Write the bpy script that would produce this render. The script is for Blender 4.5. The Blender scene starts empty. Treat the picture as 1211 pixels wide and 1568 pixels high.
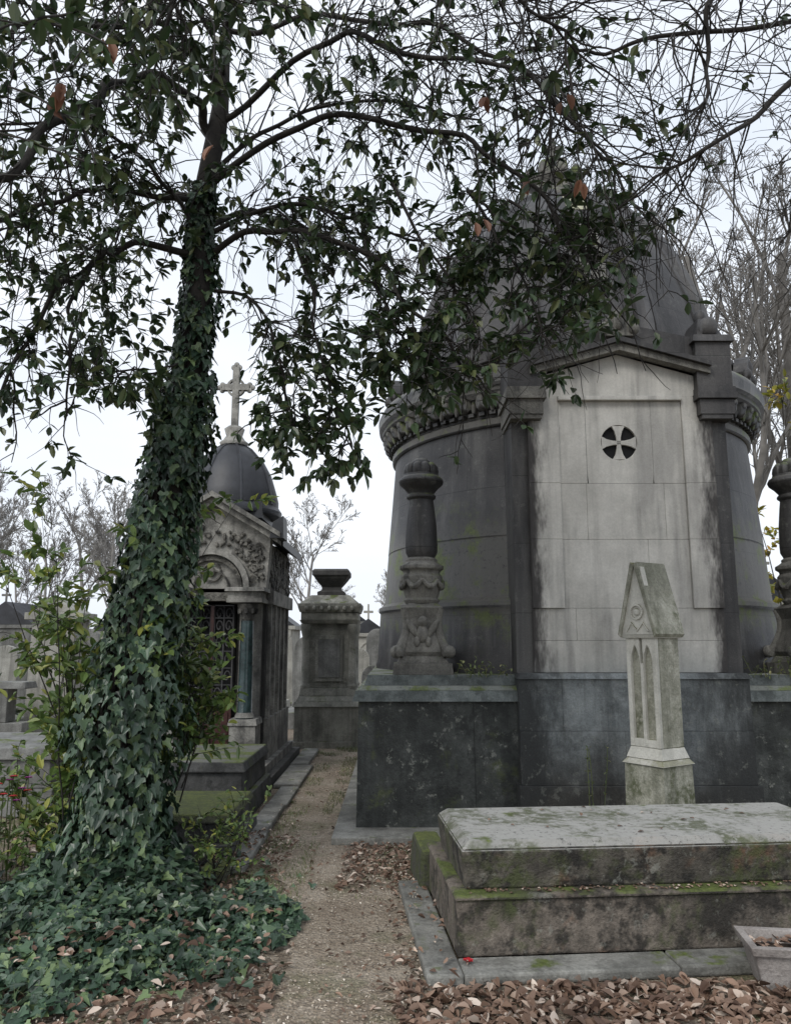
import bpy, math, random
from mathutils import Vector, Matrix, noise
random.seed(11)
R=random.random
def U(a,b): return a+(b-a)*R()
scene=bpy.context.scene
# ------------------------------------------------------------------ materials
class NT:
    def __init__(s,name):
        s.m=bpy.data.materials.new(name); s.m.use_nodes=True
        s.t=s.m.node_tree; s.N=s.t.nodes; s.L=s.t.links
        s.b=s.N["Principled BSDF"]; s.out=s.N["Material Output"]
        s.tc=s.N.new("ShaderNodeTexCoord").outputs["Object"]
    def link(s,a,b): s.L.new(a,b)
    def mapv(s,sc,vec=None):
        n=s.N.new("ShaderNodeMapping"); n.inputs["Scale"].default_value=sc
        s.link(vec or s.tc,n.inputs["Vector"]); return n.outputs[0]
    def noise(s,scale,detail=4,rough=.6,vec=None,dist=0):
        n=s.N.new("ShaderNodeTexNoise"); n.inputs["Scale"].default_value=scale
        n.inputs["Detail"].default_value=min(detail,4); n.inputs["Roughness"].default_value=rough
        n.inputs["Distortion"].default_value=dist
        s.link(vec or s.tc,n.inputs["Vector"]); return n.outputs["Fac"]
    def ramp(s,f,stops):
        n=s.N.new("ShaderNodeValToRGB"); e=n.color_ramp.elements
        while len(e)<len(stops): e.new(.5)
        for i,(p,c) in enumerate(stops):
            e[i].position=p
            if not isinstance(c,(tuple,list)): c=(c,c,c)
            e[i].color=(c[0],c[1],c[2],1)
        s.link(f,n.inputs[0]); return n.outputs[0]
    def mix(s,f,a,b,mode='MIX'):
        n=s.N.new("ShaderNodeMix"); n.data_type='RGBA'; n.blend_type=mode
        if isinstance(f,(int,float)): n.inputs[0].default_value=f
        else: s.link(f,n.inputs[0])
        for k,x in ((6,a),(7,b)):
            if isinstance(x,(tuple,list)): n.inputs[k].default_value=(x[0],x[1],x[2],1)
            else: s.link(x,n.inputs[k])
        return n.outputs[2]
    def math(s,op,a,b=None,c=None,clamp=False):
        n=s.N.new("ShaderNodeMath"); n.operation=op; n.use_clamp=clamp
        for i,x in enumerate((a,b,c)):
            if x is None: continue
            if isinstance(x,(int,float)): n.inputs[i].default_value=x
            else: s.link(x,n.inputs[i])
        return n.outputs[0]
    def rng(s,v,a,b,c=0,d=1):
        n=s.N.new("ShaderNodeMapRange"); n.interpolation_type='SMOOTHSTEP'
        for i,x in enumerate((a,b,c,d)): n.inputs[i+1].default_value=x
        s.link(v,n.inputs[0]); return n.outputs[0]
    def xyz(s,v=None):
        n=s.N.new("ShaderNodeSeparateXYZ"); s.link(v or s.tc,n.inputs[0]); return n.outputs
    def nz(s):
        g=s.N.new("ShaderNodeNewGeometry"); n=s.N.new("ShaderNodeSeparateXYZ")
        s.link(g.outputs["Normal"],n.inputs[0]); return n.outputs[2]
    def bump(s,h,strength=.3,dist=.02):
        n=s.N.new("ShaderNodeBump"); n.inputs["Strength"].default_value=strength
        n.inputs["Distance"].default_value=dist; s.link(h,n.inputs["Height"])
        s.link(n.outputs[0],s.b.inputs["Normal"])
    def col(s,c): s.link(c,s.b.inputs["Base Color"])
    def rough(s,v): s.b.inputs["Roughness"].default_value=v

def stone(name,c1,c2,dirt=(.03,.03,.03),dirt_amt=.5,streak=.5,moss=0.0,sidemoss=0.0,top=None,
          sc=3,rough=.85,bump=.35,edge=None,zg=None,joint=None,lichen=0.0,mosscol=(.09,.115,.025),patch=0.0,rust=0.0,speck=.2,wash=0.0,washcol=(.22,.215,.205)):
    n=NT(name)
    f=n.noise(sc,4,.65)
    c=n.ramp(f,[(.3,c1),(.7,c2)])
    if zg:
        z=n.xyz()[2]
        zz=n.math('ADD',z,n.math('MULTIPLY',n.math('SUBTRACT',n.noise(2.2,4),.5),zg[3]))
        c=n.mix(n.rng(zz,zg[0],zg[1],1,0),c,zg[2])
    big=n.noise(.9,4,.6)
    c=n.mix(n.math('MULTIPLY',n.rng(big,.45,.68),dirt_amt),c,dirt)
    if rust>0:
        c=n.mix(n.math('MULTIPLY',n.rng(n.noise(2.1,4,.7),.56,.68),rust),c,(.20,.095,.045))
    if patch>0:
        c=n.mix(n.math('MULTIPLY',n.rng(n.noise(4.5,4,.75),.47,.60),patch),c,dirt)
    if wash>0:
        c=n.mix(n.math('MULTIPLY',n.rng(n.noise(1,4,.65,n.mapv((3.2,3.2,.5))),.47,.66),wash),c,washcol)
    if streak>0:
        st=n.noise(1,3,.6,n.mapv((7,7,.45)))
        st2=n.noise(1,3,.6,n.mapv((22,22,.9)))
        sf=n.math('ADD',n.rng(st,.48,.7),n.math('MULTIPLY',n.rng(st2,.5,.75),.5),clamp=True)
        c=n.mix(n.math('MULTIPLY',sf,streak),c,dirt)
    if edge:
        x=n.xyz()[0]
        d=n.math('ABSOLUTE',n.math('SUBTRACT',x,edge[0]))
        d=n.math('ADD',d,n.math('MULTIPLY',n.math('SUBTRACT',n.noise(1,4,.75,n.mapv((6,6,1.8))),.5),edge[4]))
        c=n.mix(n.math('MULTIPLY',n.rng(d,edge[1],edge[2]),edge[3]),c,dirt)
    if lichen>0:
        v=n.noise(13,4,.75)
        v=n.math('ADD',v,n.math('MULTIPLY',n.math('SUBTRACT',f,.5),.35))
        c=n.mix(n.math('MULTIPLY',n.rng(v,.58,.68),lichen),c,(.30,.31,.27))
    if joint:
        o=n.xyz()
        if joint[0]=='cyl':
            a=n.math('MULTIPLY',n.math('ARCTAN2',n.math('SUBTRACT',o[1],joint[4]),n.math('SUBTRACT',o[0],joint[3])),2.1)
        else: a=n.math('ADD',o[0],o[1])
        cb=n.N.new("ShaderNodeCombineXYZ"); n.link(a,cb.inputs[0]); n.link(o[2],cb.inputs[1])
        br=n.N.new("ShaderNodeTexBrick"); n.link(cb.outputs[0],br.inputs["Vector"])
        br.inputs["Scale"].default_value=1; br.inputs["Brick Width"].default_value=joint[1]
        br.inputs["Row Height"].default_value=joint[2]; br.inputs["Mortar Size"].default_value=.005
        br.inputs["Mortar Smooth"].default_value=.4
        c=n.mix(n.math('MULTIPLY',br.outputs["Fac"],.6),c,tuple(.35*k for k in c1))
        jf=br.outputs["Fac"]
    sp=n.noise(70,3,.7)
    c=n.mix(1,c,n.ramp(sp,[(.3,1-speck*1.2),(.7,1+speck)]),'MULTIPLY')
    nz=n.nz()
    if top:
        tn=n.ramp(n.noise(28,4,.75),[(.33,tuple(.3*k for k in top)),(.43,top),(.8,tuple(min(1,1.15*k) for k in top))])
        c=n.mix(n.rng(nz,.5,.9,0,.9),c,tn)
    if moss>0:
        mn=n.rng(n.noise(3.5,4,.7),.62-moss*.35,.74-moss*.3)
        mm=n.math('MULTIPLY',mn,n.rng(nz,.3,.85))
        mc=n.ramp(n.noise(40,4,.7),[(.3,tuple(.5*k for k in mosscol)),(.7,tuple(1.4*k for k in mosscol))])
        c=n.mix(mm,c,mc)
    if sidemoss>0:
        mn=n.rng(n.noise(2.6,4,.72,dist=.3),.7-sidemoss*.3,.86-sidemoss*.3)
        mn=n.math('MULTIPLY',mn,n.rng(n.noise(17,4,.7),.38,.55))
        c=n.mix(n.math('MULTIPLY',mn,.8),c,(.062,.075,.026))
    n.col(c); n.rough(rough)
    h=n.math('ADD',n.noise(sc*2.5,4,.7),n.math('MULTIPLY',sp,.35))
    if joint: h=n.math('SUBTRACT',h,n.math('MULTIPLY',jf,.8))
    n.bump(h,bump,.02)
    return n.m

def leafmat(name,ca,cb,cc=None,rough=.38,trans=.25):
    n=NT(name)
    g=n.N.new("ShaderNodeNewGeometry")
    r=g.outputs["Random Per Island"]
    st=[(0,ca),(.75,cb)]
    if cc: st.append((.97,cc))
    c=n.ramp(r,st)
    c=n.mix(1,c,n.ramp(n.noise(1.8,2),[(.3,.6),(.7,1.35)]),'MULTIPLY')
    n.col(c); n.rough(rough)
    if trans>0:
        tr=n.N.new("ShaderNodeBsdfTranslucent"); n.link(c,tr.inputs[0])
        mx=n.N.new("ShaderNodeMixShader"); mx.inputs[0].default_value=trans
        n.link(n.b.outputs[0],mx.inputs[1]); n.link(tr.outputs[0],mx.inputs[2]); n.link(mx.outputs[0],n.out.inputs[0])
    return n.m
def plain(name,c,rough=.6,var=.3,sc=12,metal=0,bump=True):
    n=NT(name)
    n.col(n.mix(1,c,n.ramp(n.noise(sc,3,.65),[(.3,1-var),(.7,1+var)]),'MULTIPLY'))
    n.rough(rough); n.b.inputs["Metallic"].default_value=metal
    if bump: n.bump(n.noise(sc*3,3),.2,.01)
    return n.m

XC,YC=2.045,9.2
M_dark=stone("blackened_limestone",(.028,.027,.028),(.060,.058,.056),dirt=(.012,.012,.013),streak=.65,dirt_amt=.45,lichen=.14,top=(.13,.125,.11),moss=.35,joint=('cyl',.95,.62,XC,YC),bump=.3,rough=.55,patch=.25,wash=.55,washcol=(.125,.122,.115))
M_roof=stone("dome_stone",(.028,.027,.028),(.066,.062,.06),dirt=(.014,.014,.015),streak=.6,dirt_amt=.45,joint=('cyl',1.1,.42,XC,YC),bump=.25,rough=.6,lichen=.10,patch=.3,wash=.4,washcol=(.11,.105,.10))
M_plinth=stone("plinth_stone",(.022,.026,.024),(.080,.086,.080),dirt=(.010,.012,.011),streak=.45,dirt_amt=.6,lichen=.45,top=(.15,.16,.145),moss=.4,sidemoss=.5,sc=6,joint=('box',1.38,1.9,0,0),bump=.6,patch=.7,rough=.7,wash=.3,washcol=(.12,.13,.125))
M_plinthled=stone("plinth_ledge_stone",(.075,.088,.085),(.19,.21,.205),dirt=(.02,.025,.024),streak=.4,dirt_amt=.5,top=(.24,.25,.22),moss=.5,sc=6,bump=.4,patch=.5)
M_facade=stone("pale_limestone",(.43,.42,.385),(.61,.595,.55),dirt=(.030,.027,.027),dirt_amt=.04,streak=.24,edge=(XC,.66,.84,.96,.46),sc=3,bump=.15,zg=(1.05,1.65,(.27,.285,.275),.6),speck=.08,wash=.55)
M_base=stone("grey_limestone",(.17,.19,.195),(.33,.355,.355),dirt=(.026,.028,.028),dirt_amt=.45,streak=.45,edge=(XC,.45,.95,.92,.9),zg=(.25,1.05,(.050,.048,.043),1.0),sc=5,lichen=.25,bump=.45,patch=.35)
M_orn=stone("carved_limestone",(.11,.107,.095),(.28,.27,.24),dirt=(.022,.022,.022),dirt_amt=.7,streak=.7,moss=.3,sc=9,bump=.6,patch=.4)
M_black=plain("opening_dark",(.006,.006,.007),.9,.1)
M_copper=stone("weathered_copper",(.34,.34,.22),(.52,.50,.36),dirt=(.1,.1,.09),dirt_amt=.3,streak=.8,sc=6)
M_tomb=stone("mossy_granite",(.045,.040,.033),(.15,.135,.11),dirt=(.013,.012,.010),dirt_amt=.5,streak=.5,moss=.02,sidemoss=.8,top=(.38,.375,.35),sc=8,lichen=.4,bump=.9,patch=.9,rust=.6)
M_tomb2=stone("mossy_granite_low",(.085,.072,.058),(.23,.195,.16),dirt=(.018,.016,.013),dirt_amt=.5,streak=.45,moss=.5,sidemoss=.65,sc=8,lichen=.3,bump=.9,patch=.85,rust=.5)
M_kerb=stone("kerb_stone",(.17,.17,.155),(.32,.315,.285),dirt=(.055,.053,.045),dirt_amt=.6,streak=.1,moss=.15,sc=6,bump=.5,patch=.45)
M_moss=stone("moss_covered_stone",(.05,.048,.04),(.11,.11,.08),moss=1.0,sidemoss=1.1,sc=6,bump=1.0,mosscol=(.11,.13,.03))
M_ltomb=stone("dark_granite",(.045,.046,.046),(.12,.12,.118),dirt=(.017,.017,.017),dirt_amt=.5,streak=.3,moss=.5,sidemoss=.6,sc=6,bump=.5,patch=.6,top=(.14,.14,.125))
M_chap=stone("chapel_limestone",(.18,.175,.16),(.40,.39,.355),dirt=(.024,.024,.024),dirt_amt=.5,streak=.55,sc=5,bump=.35,patch=.45)
M_chapd=stone("chapel_dark_stone",(.040,.039,.038),(.10,.097,.09),dirt=(.015,.015,.015),dirt_amt=.6,streak=.5,sc=5,bump=.35)
M_carv=stone("chapel_carving",(.07,.067,.06),(.25,.24,.21),dirt=(.012,.012,.012),dirt_amt=.75,streak=.4,sc=12,bump=1.0,patch=.75)
M_slate=plain("lead_roof",(.026,.028,.033),.5,.4,4)
M_teal=plain("polished_marble",(.025,.045,.046),.12,.5,14)
M_maroon=plain("door_paint",(.05,.016,.013),.45,.4,9)
M_iron=plain("black_iron",(.06,.06,.062),.4,.3,20,bump=False)
M_mon=stone("monument_limestone",(.19,.19,.165),(.38,.375,.33),dirt=(.055,.055,.048),dirt_amt=.4,streak=.5,moss=.3,sidemoss=.4,sc=4,bump=.4,patch=.35)
M_stele=stone("gothic_limestone",(.46,.45,.40),(.66,.645,.58),dirt=(.08,.08,.06),dirt_amt=.15,streak=.25,moss=.8,sidemoss=.05,sc=7,bump=.4,mosscol=(.13,.13,.05),speck=.1)
M_steled=stone("gothic_limestone_mossy",(.27,.27,.21),(.46,.45,.38),dirt=(.07,.075,.045),dirt_amt=.5,streak=.5,moss=.8,sidemoss=.75,sc=10,bump=.6,mosscol=(.13,.13,.045),patch=.35)
M_pale=stone("pale_tomb_stone",(.27,.265,.235),(.43,.42,.375),dirt=(.09,.085,.075),dirt_amt=.5,streak=.5,moss=.3,sc=3)
M_grey=stone("grey_tomb_stone",(.14,.14,.132),(.28,.28,.265),dirt=(.05,.05,.044),dirt_amt=.55,streak=.5,moss=.3,sc=3,patch=.3)
M_conc=stone("planter_concrete",(.33,.30,.28),(.47,.44,.41),dirt=(.12,.10,.09),dirt_amt=.6,streak=.4,sc=9,bump=.5)
M_soil=plain("potting_soil",(.05,.035,.025),.95,.5,20)
M_bark=plain("dark_bark",(.024,.021,.018),.9,.5,14,bump=False)
M_bark2=plain("hazed_grey_bark",(.16,.15,.137),.9,.35,3,bump=False)  # background trees: grey bark paled, distance haze put into the colour
M_bark3=plain("hazed_far_bark",(.27,.26,.245),.9,.3,1,bump=False)  # farthest trees: bark paler still, painted haze in the base colour
M_leaf=leafmat("evergreen_leaf",(.022,.041,.018),(.058,.094,.038),(.13,.15,.065),rough=.32,trans=.2)
M_ivy=leafmat("ivy_leaf",(.018,.039,.024),(.062,.107,.063),(.15,.21,.09),rough=.35,trans=0)
M_laurel=leafmat("laurel_leaf",(.07,.12,.032),(.155,.225,.065),(.36,.37,.09),rough=.35,trans=.28)
M_yel=leafmat("yellowing_leaf",(.15,.19,.04),(.45,.38,.05),(.45,.26,.04),trans=.3)
M_dead=leafmat("dead_leaf",(.09,.052,.035),(.26,.17,.12),(.58,.49,.41),rough=.7,trans=0)
M_deadb=leafmat("dead_leaf_hanging",(.10,.04,.022),(.24,.12,.075),rough=.6,trans=.2)
M_frag=leafmat("leaf_fragment",(.22,.17,.12),(.48,.42,.34),(.70,.64,.56),rough=.8,trans=0)
M_grass=leafmat("grass_blade",(.06,.09,.03),(.14,.165,.06),(.24,.23,.11),rough=.6,trans=0)
M_red=plain("red_petal",(.42,.012,.018),.6,.3); M_vio=plain("violet_petal",(.22,.025,.17),.6,.3)
# ------------------------------------------------------------------ mesh builder
class MB:
    def __init__(s): s.v=[];s.f=[];s.m=[];s.s=[];s.M=None
    def add(s,vs,fs,mat=0,smooth=False):
        o=len(s.v)
        if s.M is not None: vs=[tuple(s.M@Vector(p)) for p in vs]
        s.v.extend([tuple(p) for p in vs])
        for f in fs: s.f.append([i+o for i in f])
        s.m.extend([mat]*len(fs)); s.s.extend([smooth]*len(fs))
    def box(s,x0,x1,y0,y1,z0,z1,mat=0,ix=0,iy=0):
        vs=[(x0,y0,z0),(x1,y0,z0),(x1,y1,z0),(x0,y1,z0),(x0+ix,y0+iy,z1),(x1-ix,y0+iy,z1),(x1-ix,y1-iy,z1),(x0+ix,y1-iy,z1)]
        s.add(vs,[(0,3,2,1),(4,5,6,7),(0,1,5,4),(1,2,6,5),(2,3,7,6),(3,0,4,7)],mat)
    def cbox(s,cx,cy,hx,hy,z0,z1,mat=0,ix=0,iy=None):
        s.box(cx-hx,cx+hx,cy-hy,cy+hy,z0,z1,mat,ix,ix if iy is None else iy)
    def lathe(s,prof,cx,cy,n=32,mat=0,smooth=True,rot=0):
        vs=[];fs=[]
        for r,z in prof:
            for i in range(n):
                a=rot+2*math.pi*i/n; vs.append((cx+r*math.cos(a),cy+r*math.sin(a),z))
        for j in range(len(prof)-1):
            for i in range(n):
                k=(i+1)%n; fs.append((j*n+i,j*n+k,(j+1)*n+k,(j+1)*n+i))
        s.add(vs,fs,mat,smooth)
        s.add(vs[:n],[tuple(range(n))[::-1]],mat); s.add(vs[-n:],[tuple(range(n))],mat)
    def sq(s,prof,cx,cy,mat=0,k=1.0):
        q=math.sqrt(2); s.lathe([(r*q,z) for r,z in prof],cx,cy,4,mat,False,math.pi/4)
    def prism(s,poly,y0,y1,mat=0):
        n=len(poly); vs=[(x,y0,z) for x,z in poly]+[(x,y1,z) for x,z in poly]
        fs=[tuple(range(n)),tuple(range(2*n-1,n-1,-1))]
        for i in range(n):
            k=(i+1)%n; fs.append((i,i+n,k+n,k))
        s.add(vs,fs,mat)
    def tube(s,pts,rad,n=6,mat=0,smooth=True):
        vs=[];fs=[];m=len(pts)
        for j in range(m):
            a=pts[max(0,j-1)];b=pts[min(m-1,j+1)]
            t=(Vector(b)-Vector(a))
            if t.length<1e-9: t=Vector((0,0,1))
            t.normalize()
            ref=Vector((0,0,1)) if abs(t.z)<.85 else Vector((0,1,0))
            if j==0: u=t.cross(ref).normalized()
            else:
                u=(u-t*u.dot(t))
                if u.length<1e-6: u=t.cross(ref)
                u.normalize()
            w=t.cross(u)
            r=rad[j] if isinstance(rad,(list,tuple)) else rad
            for i in range(n):
                an=2*math.pi*i/n; p=Vector(pts[j])+u*(r*math.cos(an))+w*(r*math.sin(an)); vs.append((p.x,p.y,p.z))
        for j in range(m-1):
            for i in range(n):
                k=(i+1)%n; fs.append((j*n+i,j*n+k,(j+1)*n+k,(j+1)*n+i))
        s.add(vs,fs,mat,smooth)
    def ball(s,c,rx,ry,rz,mat=0,nu=10,nv=6):
        vs=[];fs=[]
        for j in range(nv+1):
            ph=math.pi*j/nv-math.pi/2
            for i in range(nu):
                a=2*math.pi*i/nu
                vs.append((c[0]+rx*math.cos(ph)*math.cos(a),c[1]+ry*math.cos(ph)*math.sin(a),c[2]+rz*math.sin(ph)))
        for j in range(nv):
            for i in range(nu):
                k=(i+1)%nu; fs.append((j*nu+i,j*nu+k,(j+1)*nu+k,(j+1)*nu+i))
        s.add(vs,fs,mat,True)
    def arc(s,cx,cz,r,w,y0,y1,a0,a1,mat=0,n=16):
        for i in range(n):
            t0=a0+(a1-a0)*i/n;t1=a0+(a1-a0)*(i+1)/n
            P=[(cx+r*math.cos(t0),cz+r*math.sin(t0)),(cx+(r+w)*math.cos(t0),cz+(r+w)*math.sin(t0)),
               (cx+(r+w)*math.cos(t1),cz+(r+w)*math.sin(t1)),(cx+r*math.cos(t1),cz+r*math.sin(t1))]
            s.prism(P,y0,y1,mat)
    def leaf(s,p,d,nrm,L,W,mat=0,fold=.25,curl=0.15):
        d=d.normalized(); sd=d.cross(nrm)
        if sd.length<1e-5: sd=d.orthogonal()
        sd.normalize(); n=sd.cross(d)
        A=[];B=[]
        for (t,w) in ((.22,.34),(.52,.5),(.82,.30)):
            c=p+d*(L*t)-n*(L*curl*t*t)+n*(W*fold*w*2)
            A.append(c+sd*(W*w)); B.append(c-sd*(W*w))
        tip=p+d*L-n*(L*curl)
        vs=[p]+A+[tip]+B[::-1]
        s.v.extend([tuple(x) for x in vs]); o=len(s.v)-8
        s.f.append([o,o+1,o+2,o+3,o+4]); s.f.append([o,o+4,o+5,o+6,o+7]); s.m.extend([mat,mat]); s.s.extend([False,False])
    def ivy(s,p,d,nrm,L,mat=0):
        d=d.normalized(); sd=d.cross(nrm)
        if sd.length<1e-5: sd=d.orthogonal()
        sd.normalize(); n=sd.cross(d)
        H=[(0,0),(.30,-.16),(.52,.16),(.27,.36),(.22,.6),(0,1.0)]
        vs=[];o=len(s.v)
        for x,y in H: vs.append(p+d*(L*y)+sd*(L*x)+n*(L*(abs(x)*.25-.12*y*y)))
        for x,y in H[1:5]: vs.append(p+d*(L*y)-sd*(L*x)+n*(L*(abs(x)*.25-.12*y*y)))
        s.v.extend([tuple(x) for x in vs])
        s.f.append([o,o+1,o+2,o+3,o+4,o+5]); s.f.append([o,o+5,o+9,o+8,o+7,o+6]); s.m.extend([mat,mat]); s.s.extend([False,False])
    def build(s,name,mats,bevel=0,parent=None,seg=2):
        me=bpy.data.meshes.new(name); me.from_pydata(s.v,[],s.f)
        for m in mats: me.materials.append(m)
        me.polygons.foreach_set("material_index",s.m); me.polygons.foreach_set("use_smooth",s.s); me.update()
        ob=bpy.data.objects.new(name,me); scene.collection.objects.link(ob)
        if bevel:
            b=ob.modifiers.new("bevel",'BEVEL'); b.width=bevel; b.segments=seg; b.limit_method='ANGLE'; b.angle_limit=math.radians(40)
        if parent: ob.parent=parent
        return ob
def empty(name,loc=(0,0,0)):
    e=bpy.data.objects.new(name,None); scene.collection.objects.link(e); return e
# ------------------------------------------------------------------ mausoleum
mau=empty("domed_mausoleum")
b=MB()
px0,px1,py0,py1=XC-2.38,XC+2.38,6.9,11.6
b.box(px0,px1,py0,py1,.0,1.10,2,.015,.015)
b.box(px0-.04,px1+.04,py0-.04,py1+.04,1.10,1.19,3,.03,.03)
b.box(px0+.0,px1-.0,py0+.0,py1-.0,1.192,1.23,3,.04,.04)
b.box(px0+.06,px1-.06,py0+.06,py1-.06,1.232,1.32,3,.03,.03)
b.lathe([(2.27,1.3),(2.27,1.36),(2.25,1.40),(2.22,1.93),(2.24,1.95),(2.24,1.99),(2.17,2.03),(2.13,2.6),(2.125,2.605),(2.125,2.615),(2.13,2.62),(2.07,3.35),(2.04,3.72)],XC,YC,96,0)
b.lathe([(2.04,3.721),(2.08,3.74),(2.08,3.80),(2.05,3.82)],XC,YC,96,0)
b.lathe([(2.05,3.822),(2.06,3.90),(2.10,4.02),(2.20,4.05),(2.20,4.10),(2.24,4.12),(2.25,4.22),(2.21,4.30),(2.13,4.33),(2.10,4.36),(1.95,4.37)],XC,YC,96,0)
for i in range(64):
    a=2*math.pi*i/64
    if -2.05<a-2*math.pi<-1.1: continue
    # broad acanthus lobes with a drooping tip under the cornice
    b.M=Matrix.Translation((XC,YC,0))@Matrix.Rotation(a,4,'Z')
    b.ball((2.115,0,3.965),.07,.082,.085,0,8,6); b.ball((2.155,0,4.0),.045,.05,.05,0,8,5)
    b.ball((2.11,.102,3.93),.035,.022,.07,0,6,5)
    b.M=None
for i in range(110):
    a=2*math.pi*i/110
    if -2.05<a-2*math.pi<-1.1: continue
    b.M=Matrix.Translation((XC,YC,0))@Matrix.Rotation(a,4,'Z'); b.box(2.05,2.105,-.032,.032,3.842,3.878,0); b.M=None
b.lathe([(1.96,4.372),(1.96,4.55),(2.0,4.57),(2.0,4.62),(1.93,4.64)],XC,YC,96,1)
dp=[(1.86,4.642),(1.84,4.8),(1.79,5.0),(1.71,5.3),(1.60,5.6),(1.50,5.85),(1.36,6.12),(1.19,6.4),(.98,6.65),(.74,6.87),(.52,7.03),(.38,7.12)]
b.lathe(dp,XC,YC,72,1)
for i in range(12):
    a=2*math.pi*(i+.5)/12
    b.tube([(XC+r*math.cos(a),YC+r*math.sin(a),z) for r,z in dp],[.105*(.4+.6*r/1.86) for r,z in dp],8,1)
    for o in (-.17,.17):
        b.tube([(XC+(r+.0)*math.cos(a+o*.45),YC+(r+.0)*math.sin(a+o*.45),z) for r,z in dp],[.035*(.4+.6*r/1.86) for r,z in dp],5,1)
for (j0,j1,m_,w_) in ((7,9,7,.22),(3,6,5,.17)):
    vs=[]
    for j in range(j0,j1+1):
        for q in range(7):
            a=-math.pi/2+(q/6-.5)*w_+.01; r=dp[j][0]+.006; vs.append((XC+r*math.cos(a),YC+r*math.sin(a),dp[j][1]+.004))
    b.add(vs,[(j*7+q,j*7+q+1,j*7+8+q,j*7+7+q) for j in range(j1-j0) for q in range(6)],m_,True)
b.lathe([(.40,7.1),(.42,7.14),(.40,7.18),(.30,7.22),(.24,7.28),(.22,7.36),(.30,7.42),(.33,7.47),(.28,7.52),(.2,7.55),(.17,7.64),(.2,7.70),(.15,7.77),(.08,7.83)],XC,YC,24,5)
for i in range(8):
    a=2*math.pi*i/8+.2
    b.ball((XC+.31*math.cos(a),YC+.31*math.sin(a),7.55),.065,.065,.10,5,8,6)
    b.ball((XC+.38*math.cos(a),YC+.38*math.sin(a),7.24),.07,.07,.07,5,8,6)
b.cbox(XC,YC,.035,.035,7.81,8.12,5); b.cbox(XC,YC,.13,.033,7.93,8.0,5)
for i in range(16):
    a=2*math.pi*(i+.5)/16
    if abs(math.atan2(math.sin(a+math.pi/2),math.cos(a+math.pi/2)))<.5: continue
    b.M=Matrix.Translation((XC+2.08*math.cos(a),YC+2.08*math.sin(a),4.36))@Matrix.Rotation(a+math.pi/2,4,'Z')
    b.prism([(-.17,0),(.17,0),(.19,.09),(.13,.2),(.06,.27),(0,.31),(-.06,.27),(-.13,.2),(-.19,.09)],-.07,.07,1)
    b.ball((-.13,-.05,.07),.07,.06,.07,1); b.ball((.13,-.05,.07),.07,.06,.07,1); b.ball((0,-.06,.18),.05,.04,.09,1)
    b.M=None
b.box(XC-.985,XC+.985,6.885,7.9,1.34,4.0,0)
for (z0,z1,ys,xsps) in ((.0,.42,6.72,(-1.01,-.35,.42,1.01)),(.423,.86,6.775,(-.99,-.1,.99)),(.863,1.292,6.785,(-.99,-.62,.25,.99))):
    for i in range(len(xsps)-1): b.box(XC+xsps[i]+.0012,XC+xsps[i+1]-.0012,ys,7.2,z0,z1,4,0,0)
b.box(XC-1.0,XC+1.0,6.76,7.3,1.295,1.342,4,.02,.03)
b.prism([(XC-1.0,3.99),(XC-.84,4.03),(XC,4.26),(XC+.84,4.03),(XC+1.0,3.99),(XC+1.0,4.30),(XC+.8,4.38),(XC,4.56),(XC-.8,4.38),(XC-1.0,4.30)],6.83,8.1,1)
b.prism([(XC-.82,4.02),(XC,4.245),(XC+.82,4.02),(XC+.82,4.08),(XC,4.315),(XC-.82,4.08)],6.73,6.829,5)
b.prism([(XC-.82,4.083),(XC,4.318),(XC+.82,4.083),(XC+.82,4.125),(XC,4.365),(XC-.82,4.125)],6.69,6.829,1)
b.prism([(XC-.14,4.37),(XC+.14,4.37),(XC+.17,4.47),(XC+.09,4.56),(XC,4.66),(XC-.09,4.56),(XC-.17,4.47)],6.70,6.95,5)
b.ball((XC-.13,6.71,4.44),.06,.05,.06,5); b.ball((XC+.13,6.71,4.44),.06,.05,.06,5); b.ball((XC,6.70,4.52),.05,.04,.1,5)
for sgn in (-1,1):
    cx=XC+sgn*.865
    b.box(cx-.16,cx+.16,6.76,7.4,3.90,4.33,1)
    b.box(cx-.19,cx+.19,6.73,7.42,4.332,4.40,1,.02,.02)
    b.box(cx-.12,cx+.12,6.80,7.3,4.402,4.62,1,.06,.1)
    b.ball((cx,6.82,4.50),.09,.06,.10,1); b.ball((cx,7.0,4.66),.06,.06,.09,1)
    k=5 if sgn<0 else 1
    b.box(cx-.14,cx+.14,6.75,7.3,3.60,3.64,k)
    b.box(cx-.155,cx+.155,6.74,7.3,3.642,3.78,k,0,0)
    b.box(cx-.18,cx+.18,6.71,7.3,3.782,3.84,k)
    b.box(cx-.17,cx+.17,6.73,7.3,3.842,3.897,k)
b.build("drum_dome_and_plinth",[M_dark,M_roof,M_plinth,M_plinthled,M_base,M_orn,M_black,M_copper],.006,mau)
b=MB()
def blk(x0,x1,z0,z1,y=6.85,dep=.06,g=.0008,m=0): b.box(x0+g,x1-g,y,y+dep,z0+g,z1-g,m)
L,Rr=1.205,2.885; iL,iR=1.485,2.615
blk(L,2.02,1.345,1.62);blk(2.02,Rr,1.345,1.62);blk(L,iL+.1,1.62,1.9);blk(iL+.1,iR-.15,1.62,1.9);blk(iR-.15,Rr,1.62,1.9)
for (z0,z1) in ((1.9,2.51),(2.51,3.02),(3.02,3.6)):
    blk(L,iL,z0,z1,6.82,.09); blk(iR,Rr,z0,z1,6.82,.09)
blk(L+.1,iL,3.60,3.832,6.835,.07); blk(iR,Rr-.1,3.60,3.832,6.835,.07)
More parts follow.
